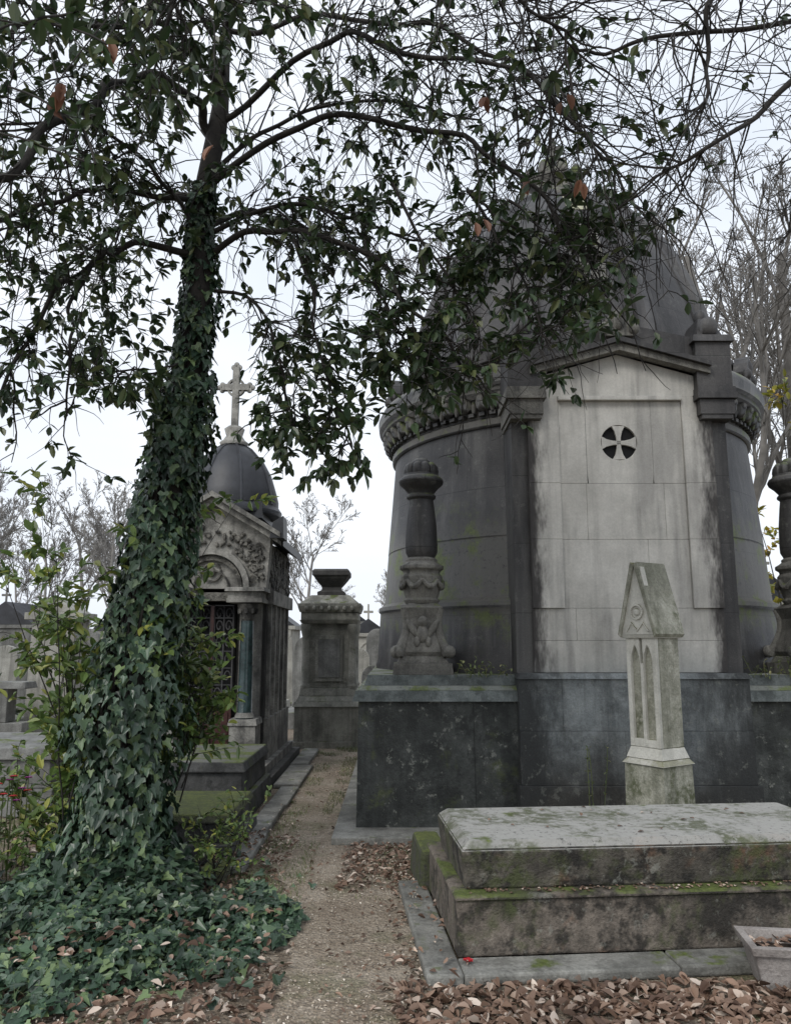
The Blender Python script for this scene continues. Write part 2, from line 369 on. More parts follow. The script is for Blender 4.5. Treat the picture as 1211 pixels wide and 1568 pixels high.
blk(iL,2.25,1.9,2.51);blk(2.25,iR,1.9,2.51);blk(iL,1.72,2.51,3.02);blk(1.72,2.42,2.51,3.02);blk(2.42,iR,2.51,3.02)
blk(iL,1.735,3.02,3.79);blk(2.335,iR,3.02,3.79)
blk(iL,iR,3.79,3.83,6.80,.1)
b.prism([(1.34,3.834),(2.75,3.834),(2.75,4.035),(XC,4.24),(1.34,4.035)],6.845,6.90,0)
ox,oz,orr=2.035,3.40,.165; X0,X1,Z0,Z1=1.736,2.334,3.021,3.789; n=48
vs=[];fs=[]
for i in range(n):
    a=2*math.pi*i/n; c,s_=math.cos(a),math.sin(a)
    t=min(((X1-ox) if c>0 else (ox-X0))/max(abs(c),1e-6),((Z1-oz) if s_>0 else (oz-Z0))/max(abs(s_),1e-6))
    vs+= [(ox+orr*c,6.85,oz+orr*s_),(ox+t*c,6.85,oz+t*s_),(ox+orr*c,6.94,oz+orr*s_)]
for i in range(n):
    k=(i+1)%n; fs+=[(3*i,3*i+1,3*k+1,3*k),(3*i+2,3*i,3*k,3*k+2)]
b.add(vs,fs,0)
b.add([(ox+(orr+.03)*math.cos(2*math.pi*i/32),6.882,oz+(orr+.03)*math.sin(2*math.pi*i/32)) for i in range(32)],[tuple(range(32))],1)
for q in range(4):
    b.M=Matrix.Translation((ox,0,oz))@Matrix.Rotation(q*math.pi/2,4,'Y')
    b.prism([(-.018,.0),(.018,.0),(.020,.05),(.035,.11),(.062,.158),(-.062,.158),(-.035,.11),(-.020,.05)],6.853,6.88,0)
b.M=None
b.build("pale_facade",[M_facade,M_black],.003,mau)
def urncol(cx,cy,name):
    b=MB(); z=1.32
    b.cbox(cx,cy,.27,.27,z,z+.10,1,.01); b.cbox(cx,cy,.23,.23,z+.102,z+.16,1,.03)
    b.sq([(.19,z+.16),(.215,z+.20),(.20,z+.28),(.16,z+.40),(.15,z+.50),(.17,z+.56),(.185,z+.60),(.13,z+.64)],cx,cy,1)
    for sx in (-1,1):
        for sy in (-1,1):
            pts=[]
            for k in range(12):
                t=k/11; r=.245-.09*math.sin(t*2.4)
                pts.append((cx+sx*r*.93,cy+sy*r*.93,z+.17+.42*t))
            b.tube(pts,[.05-.022*k/11 for k in range(12)],8,1)
            b.ball((cx+sx*.235,cy+sy*.235,z+.20),.06,.06,.06,1)
    b.ball((cx,cy-.19,z+.36),.055,.05,.085,1); b.ball((cx,cy-.20,z+.47),.045,.045,.05,1)
    for sx in (-1,1):
        b.M=Matrix.Translation((cx+sx*.085,cy-.185,z+.40))@Matrix.Rotation(sx*.6,4,'Y'); b.ball((0,0,0),.035,.025,.11,1); b.M=None
        b.ball((cx+sx*.05,cy-.2,z+.29),.03,.03,.05,1)
    zz=z+.64
    b.lathe([(.15,zz),(.17,zz+.03),(.15,zz+.05),(.165,zz+.09),(.185,zz+.20),(.195,zz+.25),(.17,zz+.28),(.175,zz+.30),(.205,zz+.32),(.205,zz+.35),(.17,zz+.37),(.145,zz+.39),(.15,zz+.41),(.125,zz+.43)],cx,cy,28,1)
    for i in range(8):
        a=i*math.pi/4
        pts=[(cx+.195*math.cos(a+k*math.pi/20),cy+.195*math.sin(a+k*math.pi/20),zz+.22-.07*math.sin(k/5*math.pi)) for k in range(6)]
        b.tube(pts,[.015,.025,.03,.03,.025,.015],6,1)
    za=zz+.43
    b.lathe([(.125,za),(.15,za+.05),(.152,za+.12),(.145,za+.3),(.125,za+.48),(.115,za+.55),(.14,za+.57),(.14,za+.59),(.12,za+.61),(.16,za+.66),(.205,za+.70),(.215,za+.73),(.20,za+.76),(.17,za+.78),(.165,za+.80)],cx,cy,28,0)
    for i in range(10):
        a=i*math.pi/5
        b.ball((cx+.115*math.cos(a),cy+.115*math.sin(a),za+.83),.055,.055,.085,0,8,6)
    b.ball((cx,cy,za+.87),.11,.11,.10,0)
    b.build(name,[M_dark,M_orn],.004,mau)
urncol(XC-1.80,7.27,"urn_column"); urncol(XC+1.75,7.27,"urn_column_east")
b=MB(); b.box(px0-.18,px1+.2,6.55,11.8,0,.06,0); b.build("footing_slab",[M_kerb],.008,mau)
# ------------------------------------------------------------------ foreground tomb
Tm=Matrix.Translation((.36,4.27,0))@Matrix.Rotation(math.radians(5),4,'Z')
b=MB(); b.M=Tm
b.box(-.06,2.35,-.09,1.0,.05,.315,1,.004,.004)
b.box(-.075,2.37,-.105,1.02,.317,.34,1,.012,.012)
b.box(0,2.26,0,.86,.341,.535,0,-.02,-.02)
vs=[(-.02,-.02,.536),(2.28,-.02,.536),(2.28,.88,.536),(-.02,.88,.536),(.03,.03,.575),(2.2,.03,.575),(2.2,.83,.575),(.03,.83,.575)]
b.add(vs,[(0,3,2,1),(4,5,6,7),(0,1,5,4),(1,2,6,5),(2,3,7,6),(3,0,4,7)],0)
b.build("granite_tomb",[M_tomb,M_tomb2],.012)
b=MB(); b.M=Tm
b.box(-.24,.0-.062,-.30,1.2,0,.055,0); b.box(-.06,1.0,-.30,-.087,0,.052,0); b.box(1.006,2.7,-.29,-.087,0,.056,0)
b.build("tomb_kerb",[M_kerb],.012)
b=MB(); b.M=Tm
b.box(-.12,.10,1.03,1.62,0,.27,0,.02,.02); b.box(.105,2.9,1.03,1.5,0,.19,0,.02,.02)
b.build("mossy_grave_border",[M_moss],.025)
# ------------------------------------------------------------------ gothic stele
b=MB(); b.M=Matrix.Translation((1.95,5.98,0))@Matrix.Rotation(math.radians(-56),4,'Z')
w=.135
b.cbox(0,0,.22,.22,0,.30,0,.01); b.cbox(0,0,.19,.19,.302,.38,0,.02); b.cbox(0,0,.175,.175,.382,.72,1,.005)
b.cbox(0,0,.185,.185,.722,.76,0,.03); b.cbox(0,0,.16,.16,.762,.84,0,.025)
b.box(-w,w,-w+.035,w,.842,1.66,1)
y0=-w
b.box(-w,-w+.035,y0,y0+.034,.842,1.66,0); b.box(w-.035,w,y0,y0+.034,.842,1.66,0); b.box(-.014,.014,y0+.004,y0+.034,.842,1.45,0)
for cx in (-.057,.057):
    for sg in (-1,1):
        P=[(cx+sg*.043,1.44),(cx+sg*.036,1.50),(cx+sg*.02,1.55),(cx,1.585)]
        poly=P+[(cx,1.65),(cx+sg*.045,1.65)]
        if sg<0: poly=poly[::-1]
        b.prism(poly[::-1],y0+.002,y0+.034,0)
b.box(-.1,.1,y0+.003,y0+.034,.842,.90,0)
g=.155
b.prism([(-g,1.66),(g,1.66),(.05,2.17),(0,2.19),(-.05,2.17)],-g,-g+.05,0)
b.prism([(-g+.02,1.662),(g-.02,1.662),(.04,2.14),(-.04,2.14)],-g+.051,g-.005,1)
for sg in (-1,1):
    P=[(sg*g,1.64),(sg*(g+.022),1.665),(sg*.03,2.21),(0,2.185)]
    if sg<0:P=P[::-1]
    b.prism(P,-g-.018,g+.012,1)
b.arc(0,1.83,.045,.016,-g-.016,-g-.001,0,2*math.pi,0,20)
b.ball((0,-g,1.83),.03,.015,.03,0)
b.tube([(-.1,-g-.004,1.685),(-.055,-g-.004,1.75),(0,-g-.004,1.69),(.055,-g-.004,1.75),(.1,-g-.004,1.685)],.009,6,0)
b.cbox(0,-.0,.15,.15,1.635,1.659,0,-.01)
b.build("gothic_stele",[M_stele,M_steled],.004)
# ------------------------------------------------------------------ planter
b=MB(); b.M=Matrix.Translation((1.98,3.99,.0))@Matrix.Rotation(math.radians(-8),4,'Z')
def trough(b,hx,hy,h,t,flare):
    o=[(-hx,-hy),(hx,-hy),(hx,hy),(-hx,hy)]
    def ring(k,z): return [((hx+k)*(1 if x>0 else -1),(hy+k)*(1 if y>0 else -1),z) for x,y in o]
    rs=[ring(0,0),ring(flare*.8,h*.8),ring(flare*.8+.015,h*.8),ring(flare+.015,h),ring(flare-t,h),ring(flare-t-.01,h*.72)]
    vs=[p for r in rs for p in r]; fs=[(3,2,1,0)]
    for j in range(5):
        for i in range(4): k=(i+1)%4; fs.append((4*j+i,4*j+k,4*j+4+k,4*j+4+i))
    b.add(vs,fs,0); b.add(rs[5],[(0,1,2,3)],1)
trough(b,.25,.09,.20,.022,.045)
for i in range(90):
    p=b.M@Vector((U(-.25,.25),U(-.09,.09),U(.155,.185))); b.leaf(p,Vector((U(-1,1),U(-1,1),U(-.2,.3))),Vector((U(-.4,.4),U(-.4,.4),1)),U(.03,.06),.03,2)
b.build("planter",[M_conc,M_soil,M_dead],.004)
# ------------------------------------------------------------------ left chapel
ch=empty("funerary_chapel"); cx=-2.23; yf=9.4
b=MB()
b.box(cx-.85,cx+.85,9.0,11.6,0,.12,1); b.box(cx-.76,cx+.76,9.1,11.5,.122,.22,0)
b.box(cx-.64,cx+.64,9.62,11.4,.222,2.07,1)
for s in (-1,1):
    X=cx+s*.47
    b.cbox(X,9.36,.17,.20,.222,.30,0,.01); b.cbox(X,9.36,.15,.18,.302,.66,0); b.cbox(X,9.36,.17,.20,.662,.73,0,.015)
    b.lathe([(.10,.73),(.11,.75),(.10,.78),(.085,.80),(.082,1.3),(.074,1.86)],X,9.30,20,4)
    b.lathe([(.085,.731),(.115,.745),(.11,.77),(.088,.8)],X,9.30,20,0)
    b.lathe([(.076,1.86),(.085,1.88),(.08,1.9),(.09,1.95),(.12,2.02),(.125,2.06)],X,9.30,20,2)
    for i in range(8): b.ball((X+.1*math.cos(i*.785),9.30+.1*math.sin(i*.785),1.98),.025,.025,.045,2,6,4)
    b.box(X-.13,X+.13,9.5,9.64,.66,2.07,0)
    b.box(cx+s*.44-.2,cx+s*.44+.22,9.16,9.66,2.072,2.12,0); b.box(cx+s*.44-.19,cx+s*.44+.2,9.18,9.66,2.122,2.2,0); b.box(cx+s*.44-.22,cx+s*.44+.25,9.13,9.66,2.202,2.25,0,.01,.01)
b.box(cx-.25,cx+.25,9.36,9.66,2.10,2.20,2)
b.box(cx-.28,cx+.28,9.58,9.619,.222,2.07,7)
for s in (-1,1):
    b.box(cx+s*.14-.12,cx+s*.14+.12,9.54,9.575,.24,.85,5); b.box(cx+s*.14-.085,cx+s*.14+.085,9.525,9.541,.32,.78,5)
    for k in range(3): 
        xx=cx+s*.14+(-.115+.115*k); b.tube([(xx,9.54,.85),(xx,9.54,2.05)],.010,6,6)
    for zc in (1.0,1.2,1.4,1.6,1.8,1.95):
        b.box(cx+s*.14-.115,cx+s*.14+.115,9.533,9.545,zc+.095,zc+.105,6)
        for q in (-1,1):
            pts=[(cx+s*.14+q*.057+.045*math.cos(a*.55)*(1-a/16),9.535,zc+.08*math.sin(a*.55)*(1-a/16)) for a in range(13)]
            b.tube(pts,.008,5,6)
b.box(cx-.02,cx+.02,9.52,9.58,.24,2.05,5)
b.prism([(cx-.66,2.25),(cx+.66,2.25),(cx+.70,2.86),(cx,3.28),(cx-.70,2.86)],9.42,9.62,0)
b.arc(cx,2.26,.40,.07,9.32,9.421,0,math.pi,0,20); b.arc(cx,2.26,.33,.05,9.36,9.421,0,math.pi,2,20)
b.arc(cx,2.26,.20,.02,9.38,9.421,0,math.pi,2,16)
b.arc(cx,2.45,.10,.02,9.385,9.421,0,2*math.pi,2,20); b.ball((cx,9.40,2.45),.05,.03,.06,2)
for s in (-1,1):
    for i in range(80):
        a=U(.15,1.5); rr=U(.50,.74); X=rr*math.cos(a); Z=2.28+rr*math.sin(a)
        if Z>3.22-.6*X or X>.64: continue
        b.ball((cx+s*X,9.405,Z),U(.015,.04),.035,U(.015,.04),2,7,5)
    for k in range(4):
        c0=(.50+.02*k,2.36+.13*k); 
        pts=[(cx+s*(c0[0]+.06*math.cos(a*.6)*(1-a/14)),9.39,c0[1]+.06*math.sin(a*.6)*(1-a/14)) for a in range(12)]
        b.tube(pts,.014,5,2)
    P=[(cx+s*.0,3.28),(cx+s*.80,2.80),(cx+s*.80,2.88),(cx+s*.0,3.36)]
    if s<0:P=P[::-1]
    b.prism(P,9.30,9.64,0)
    P=[(cx+s*.0,3.363),(cx+s*.84,2.86),(cx+s*.84,2.92),(cx+s*.0,3.43)]
    if s<0:P=P[::-1]
    b.prism(P,9.24,9.66,0)
    P=[(cx+s*.0,3.30),(cx+s*.82,2.80),(cx+s*.82,2.90),(cx+s*.0,3.38)]
    if s<0:P=P[::-1]
    b.prism(P,9.661,11.55,3)
    b.prism([(cx+s*.82-.11,2.85),(cx+s*.82+.06,2.85),(cx+s*.82+.05,3.12),(cx+s*.82-.07,3.05)],9.26,9.6,3)
    b.box(cx+s*.66-.06,cx+s*.66+.06,9.63,11.45,2.07,2.24,0)
    b.box(cx+s*.64-.02,cx+s*.64+.02,9.62,11.42,2.24,2.83,2)
    b.box(cx+s*.665-.03,cx+s*.665+.03,9.62,11.42,.222,.7,0)
    for k in range(5):
        y=9.72+.37*k; b.box(cx+s*.66-.025,cx+s*.66+.025,y,y+.09,.7,2.07,0)
        if k<4:
            b.box(cx+s*.64-.008,cx+s*.64+.008,y+.1,y+.36,1.45,1.95,7)
            for q in range(3): b.box(cx+s*.655-.012,cx+s*.655+.012,y+.12+.1*q,y+.14+.1*q,1.44,1.96,0)
            b.box(cx+s*.655-.014,cx+s*.655+.014,y+.092,y+.368,1.90,2.06,2)
for i in range(140):
    X=cx+.665; b.ball((X,U(9.66,11.4),U(2.3,2.75)),.02,U(.03,.06),U(.03,.06),2,6,4)
b.box(cx-.64,cx+.64,11.3,11.42,2.07,3.0,0)
b.sq([(.5,3.2),(.5,3.42)],cx,10.4,3)
b.lathe([(.63,3.30),(.63,3.5),(.60,3.62),(.53,3.85),(.42,4.05),(.28,4.2),(.14,4.29)],cx,10.4,32,3,True)
for i in range(8):
    a=i*math.pi/4+math.pi/8
    b.tube([(cx+r*math.cos(a),10.4+r*math.sin(a),z) for r,z in ((.63,3.42),(.60,3.62),(.53,3.85),(.42,4.05),(.28,4.2),(.14,4.29))],.02,6,3)
b.lathe([(.66,3.28),(.68,3.34),(.64,3.40)],cx,10.4,32,3,True)
b.lathe([(.18,4.28),(.2,4.32),(.15,4.36),(.11,4.42),(.14,4.52),(.09,4.56)],cx,10.4,16,0)
b.cbox(cx,10.4,.045,.04,4.55,5.42,0)
b.cbox(cx,10.4,.19,.039,5.08,5.17,0)
for (dx,dz) in ((-.19,5.125),(.19,5.125),(0,5.42)):
    for (ex,ez) in ((0,.04),(.04,0),(-.04,0),(0,-.04)): b.ball((cx+dx+ex,10.4,dz+ez),.04,.035,.04,0,8,6)
b.arc(cx,5.125,.10,.03,10.37,10.43,0,2*math.pi,0,20)
b.build("chapel_body",[M_chap,M_chapd,M_carv,M_slate,M_teal,M_maroon,M_iron,M_black],.004,ch)
# ------------------------------------------------------------------ pedestal monument
b=MB(); mx,my=-1.05,12.85
b.cbox(mx,my,.56,.56,0,.10,0); b.cbox(mx,my,.52,.52,.102,.62,0); b.cbox(mx,my,.55,.55,.622,.70,0,.03); b.cbox(mx,my,.50,.50,.702,.78,0,.04)
b.cbox(mx,my,.46,.46,.782,.90,0,.02)
b.cbox(mx,my,.36,.36,.902,1.90,0)
for s in (-1,1):
    for t in (-1,1): b.lathe([(.08,.902),(.085,.94),(.065,.97),(.06,1.7),(.075,1.76),(.09,1.84),(.09,1.899)],mx+s*.37,my+t*.37,16,0)
b.box(mx-.22,mx+.22,my-.39,my-.36,1.0,1.72,0); b.box(mx-.17,mx+.17,my-.40,my-.391,1.06,1.66,2)
b.cbox(mx,my,.44,.44,1.902,1.96,0,-.03); b.cbox(mx,my,.45,.45,1.962,2.08,0); b.cbox(mx,my,.47,.47,2.082,2.17,0,-.03); b.cbox(mx,my,.50,.50,2.172,2.22,0)
b.cbox(mx,my,.47,.47,2.222,2.36,0,.16)
for k in range(-3,4): b.ball((mx+k*.12,my-.51,2.14),.035,.03,.04,0,6,4)
b.sq([(.22,2.36),(.22,2.42),(.16,2.45),(.15,2.50),(.20,2.56),(.26,2.64),(.27,2.66),(.30,2.69),(.30,2.76),(.27,2.79)],mx,my,1)
b.build("urn_monument",[M_mon,M_chapd,M_grey],.008)
# ------------------------------------------------------------------ left graves
def grave(name,x0,x1,y0,y1,h,mats):
    b=MB(); b.box(x0-.06,x1+.06,y0-.06,y1+.06,0,h*.4,0,.01,.01); b.box(x0,x1,y0,y1,h*.4+.001,h*.82,0,.01,.01)
    b.box(x0-.03,x1+.03,y0-.03,y1+.03,h*.82+.002,h,1,.03,.03)
    return b.build(name,mats,.012)
grave("low_tomb",-2.35,-1.25,6.05,7.0,.34,[M_ltomb,M_moss])
grave("low_tomb",-2.55,-1.40,7.4,8.7,.52,[M_ltomb,M_ltomb])
b=MB()
for (a,c) in ((5.75,6.8),(6.82,7.9),(7.92,8.9),(9.0,10.4),(10.42,11.9)): b.box(-1.26 if a<9 else -1.36,-1.06+U(-.02,.02)-(.08 if a>9 else 0),a,c,0,U(.045,.06),0)
b.build("path_kerb",[M_kerb],.012)
b=MB(); b.box(-1.36,-1.14,5.55,5.95,0,.07,0,.02,.02); b.build("mossy_stone",[M_moss],.02)
grave("flat_tomb",-5.0,-3.25,7.6,8.9,.62,[M_grey,M_grey])
b=MB(); b.box(-5.6,-4.9,12,12.6,0,1.95,0,.02,.02); b.box(-5.67,-4.83,11.93,12.67,1.952,2.06,0); b.prism([(-5.6,2.062),(-4.9,2.062),(-5.25,2.3)],12,12.6,0); b.box(-5.45,-5.05,11.985,12.03,.6,1.7,0); b.build("pale_stele",[M_pale],.01)
b=MB()
for i in range(14): b.box(-12+i*.48,-12+i*.48+.476,11.3+.004*(i%3),11.6,0,.48,0); b.box(-12+i*.48-.24,-12+i*.48+.236,11.302+.004*((i+1)%3),11.6,.483,.95,0)
b.box(-12.3,-5.25,11.25,11.65,.952,1.05,0,.02,.03); b.build("stone_wall",[M_grey],.01)
def minichapel(x,y,w,h,mats):
    b=MB(); b.box(x-w/2,x+w/2,y,y+w*1.3,0,h,0); b.box(x-w/2-.08,x+w/2+.08,y-.08,y+w*1.3+.08,h+.001,h+.12,0)
    b.prism([(x-w/2-.08,h+.121),(x+w/2+.08,h+.121),(x,h+.12+w*.4)],y-.08,y+w*1.3+.08,1)
    b.box(x-w*.2,x+w*.2,y-.02,y+.1,.1,h*.75,2); b.arc(x,h*.75,w*.2,.06,y-.03,y+.05,0,math.pi,0,10)
    for s in (-1,1): b.box(x+s*w*.42-.08,x+s*w*.42+.08,y-.06,y+.05,0,h,0)
    b.cbox(x,y,.03,.03,h+w*.4,h+w*.4+.6,0); b.cbox(x,y,.16,.029,h+w*.4+.3,h+w*.4+.38,0)
    return b.build("small_chapel",mats,.01)
for (x,y,w,h,k) in ((-13.5,27,2.0,2.1,1),(-10.4,29,1.6,1.9,0),(-15.5,34,2.2,2.4,0),(-6.3,31,1.8,2.2,1),(-3.9,24,1.5,2.0,0),(-2.2,34,1.8,2.4,1),(-.9,26,1.2,1.8,0),(.8,36,2,2.4,1),(6.8,17,1.6,2.4,1),(10,21,2,2.6,0)):
    minichapel(x,y,w,h,[M_pale if k==0 else M_grey,M_slate,M_black])
for (x,y,w,h) in ((-1.9,17,.6,1.5),(-.75,16,.5,1.3),(-.45,19.5,.6,1.7),(-2.8,19,.7,1.6),(-6.8,15,.7,1.2),(-7.9,16,.6,1.3),(-5.9,17,.7,1.5),(-4.2,14.5,.7,1.3),(-9.3,19,.7,1.5),(-.4,14.5,.5,1.0),(-8.6,22,.7,1.7),(-10.8,23,.8,1.6)):
    b=MB(); b.cbox(x,y,w/2+.1,.3,0,.2,0); b.cbox(x,y,w/2,.1,.202,h,0,.03)
    b.arc(x,h-.02,.0,w/2-.03,y-.07,y+.07,0,math.pi,0,12); b.box(x-w/2,x+w/2,y-2,y-.32,0,.3,0,.03,.03)
    b.build("headstone",[M_grey if R()<.5 else M_pale],.01)
# ------------------------------------------------------------------ ground + path
def groundmat(name,stops,leafy,grs):
    n=NT(name)
    c=n.ramp(n.noise(2.3,4,.65),stops)
    v=n.N.new("ShaderNodeTexVoronoi"); v.inputs["Scale"].default_value=55; n.link(n.tc,v.inputs["Vector"])
    c=n.mix(n.rng(n.noise(3.5,4,.7),.40,.6,.15,leafy),c,n.ramp(n.xyz(v.outputs["Color"])[0],[(0,(.10,.075,.05)),(.55,(.26,.205,.15)),(1,(.54,.47,.38))]))
    c=n.mix(n.math('MULTIPLY',n.rng(n.noise(1.7,4,.75),.52,.64),grs),c,n.ramp(n.noise(60,3,.7),[(.3,(.06,.07,.025)),(.7,(.16,.17,.07))]))
    n.col(n.mix(1,c,n.ramp(n.noise(90,3,.7),[(.3,.62),(.7,1.3)]),'MULTIPLY')); n.rough(.95)
    n.bump(n.math('ADD',n.noise(40,4,.7),v.outputs["Distance"]),.7,.025); return n.m
M_ground=groundmat("ground_soil",[(.35,(.11,.083,.058)),(.5,(.165,.128,.092)),(.65,(.21,.175,.13))],.6,.75)
M_path=groundmat("path_gravel",[(.32,(.215,.17,.125)),(.5,(.315,.262,.20)),(.68,(.41,.355,.285))],.5,.4)
b=MB()
def axis_pts(a,c,k): return [a+(c-a)*i/k for i in range(k+1)]
xs=[-400,-100,-30,-12]+axis_pts(-8,8,40)+[12,30,100,400]; ys=[-60,-10,0]+axis_pts(2,14,34)+[18,30,80,250,700]
vs=[(x,y,-.002) for y in ys for x in xs]; nx=len(xs)
b.add(vs,[(j*nx+i,j*nx+i+1,(j+1)*nx+i+1,(j+1)*nx+i) for j in range(len(ys)-1) for i in range(nx-1)],0,True)
b.build("ground",[M_ground])
pl=[(2.2,-.85,.45),(3.6,-.62,.25),(4.2,-.52,.12),(4.96,-.62,.10),(5.75,-.85,-.05),(6.4,-.98,-.25),(6.9,-1.05,-.5),(7.6,-1.06,-.53),(9.3,-1.10,-.53),(11.4,-1.15,-.53),(12.3,-1.2,-.45)]
b=MB(); vs=[]
def lerp(y):
    for i in range(len(pl)-1):
        if pl[i][0]<=y<=pl[i+1][0]:
            t=(y-pl[i][0])/(pl[i+1][0]-pl[i][0]); return [pl[i][q]+(pl[i+1][q]-pl[i][q])*t for q in (1,2)]
    return [pl[-1][1],pl[-1][2]]
for i in range(401):
    y=2.2+(12.3-2.2)*i/400; l,r=lerp(y)
    w1=.14*noise.noise(Vector((y*3,0,0)))+.08*noise.noise(Vector((y*14,0,0))); w2=.14*noise.noise(Vector((y*3,5,0)))+.08*noise.noise(Vector((y*14,5,0)))
    for j in range(4): vs.append((l+w1+(r+w2-l-w1)*j/3,y,.003))
b.add(vs,[(i*4+j,i*4+j+1,i*4+4+j+1,i*4+4+j) for i in range(400) for j in range(3)],0)
b.build("gravel_path",[M_path])
# ------------------------------------------------------------------ litter and grass
Ti=Tm.inverted()
def blocked(x,y):
    if y>6.55 and -.53<x<4.6: return True
    if -2.4<x<-1.2 and 6<y<7.05: return True
    q=Ti@Vector((x,y,0))
    return -.06<q.x<2.37 and -.09<q.y<1.03
def litter(b,x0,x1,y0,y1,n,s0,s1,mat=0,z=.006,clump=0,wr=(.38,.65)):
    for i in range(n):
        x,y=U(x0,x1),U(y0,y1)
        if blocked(x,y): continue
        if clump and noise.noise(Vector((x*3,y*3,7)))<U(-.4,.4)*clump: continue
        q=Ti@Vector((x,y,0)); zz=z
        if -.24<q.x<2.7 and -.30<q.y<1.2: 
            if R()<.65: continue
            zz=.062
        elif -1.36<x<-1.06 and y>5.75: zz=.065
        a=U(0,6.28); s=U(s0,s1)
        b.leaf(Vector((x,y,zz+U(0,.02))),Vector((math.cos(a),math.sin(a),U(-.15,.5))),Vector((U(-.7,.7),U(-.7,.7),1)),s,s*U(*wr),mat,U(-.1,.7),U(-.2,.6))
b=MB()
litter(b,.0,3.4,3.15,3.98,3800,.035,.08); litter(b,-.4,.35,5.4,6.55,850,.025,.055); litter(b,.0,1.6,5.9,6.55,300,.03,.06)
litter(b,-2.4,-.55,3.1,4.2,1300,.03,.07); litter(b,-.65,.15,3.2,6.4,420,.018,.042,clump=1); litter(b,-1.06,-.55,6.5,11.8,220,.018,.04,clump=1)
litter(b,-1.3,-.8,4.6,6.8,620,.025,.05); litter(b,-.05,.35,3.9,5.4,200,.025,.05); litter(b,-4.5,-1.5,4,8,700,.04,.08)
litter(b,-2.6,-.6,3.9,4.9,200,.035,.06,z=.13)
for i in range(18):
    p=Tm@Vector((U(.1,2.1),U(.1,.8),.58)); b.leaf(p,Vector((U(-1,1),U(-1,1),.1)),Vector((0,0,1)),U(.02,.04),.02,0)
for i in range(160):
    p=Tm@Vector((U(0,2.3),U(-.085,-.0),.345)); b.leaf(p,Vector((U(-1,1),U(-1,1),.1)),Vector((0,0,1)),U(.015,.03),.018,0)
b.build("fallen_leaves",[M_dead])
b=MB(); litter(b,-.85,.15,3.2,6.6,3200,.005,.017,z=.004); litter(b,-1.1,-.53,6.4,12,1400,.006,.018,z=.004); litter(b,-.5,3,3.2,4,1100,.008,.02); litter(b,-.3,.3,5.4,6.5,900,.008,.02); litter(b,-1.6,-.6,3.3,4.3,600,.008,.02)
b.build("leaf_fragments",[M_frag])
b=MB()
def grass(b,x0,x1,y0,y1,n,h):
    for i in range(n):
        x,y=U(x0,x1),U(y0,y1)
        if blocked(x,y) or noise.noise(Vector((x*2.5,y*2.5,3)))<-.05: continue
        a=U(0,6.28); d=Vector((math.cos(a)*.5,math.sin(a)*.5,1)); H=h*U(.5,1.3)
        p=Vector((x,y,0)); s=Vector((-math.sin(a),math.cos(a),0))*.0022
        q=p+d*H*.55; t=p+Vector((d.x*1.6,d.y*1.6,.85))*H
        b.add([p-s,p+s,q+s*.8,q-s*.8,t],[(0,1,2,3),(3,2,4)],0)
grass(b,-1.06,-.85,5.6,12,2200,.035); grass(b,-.70,-.53,6.7,12.2,2000,.035); grass(b,-1.05,-.6,4.2,6.6,1800,.035); grass(b,-.25,.2,5.2,6.5,800,.03)
grass(b,-1.3,-.5,11.5,12.3,1200,.06); grass(b,-5,-1.6,3.5,7,1500,.09); grass(b,-1.3,-.9,5,6.2,900,.05)
b.build("grass",[M_grass])
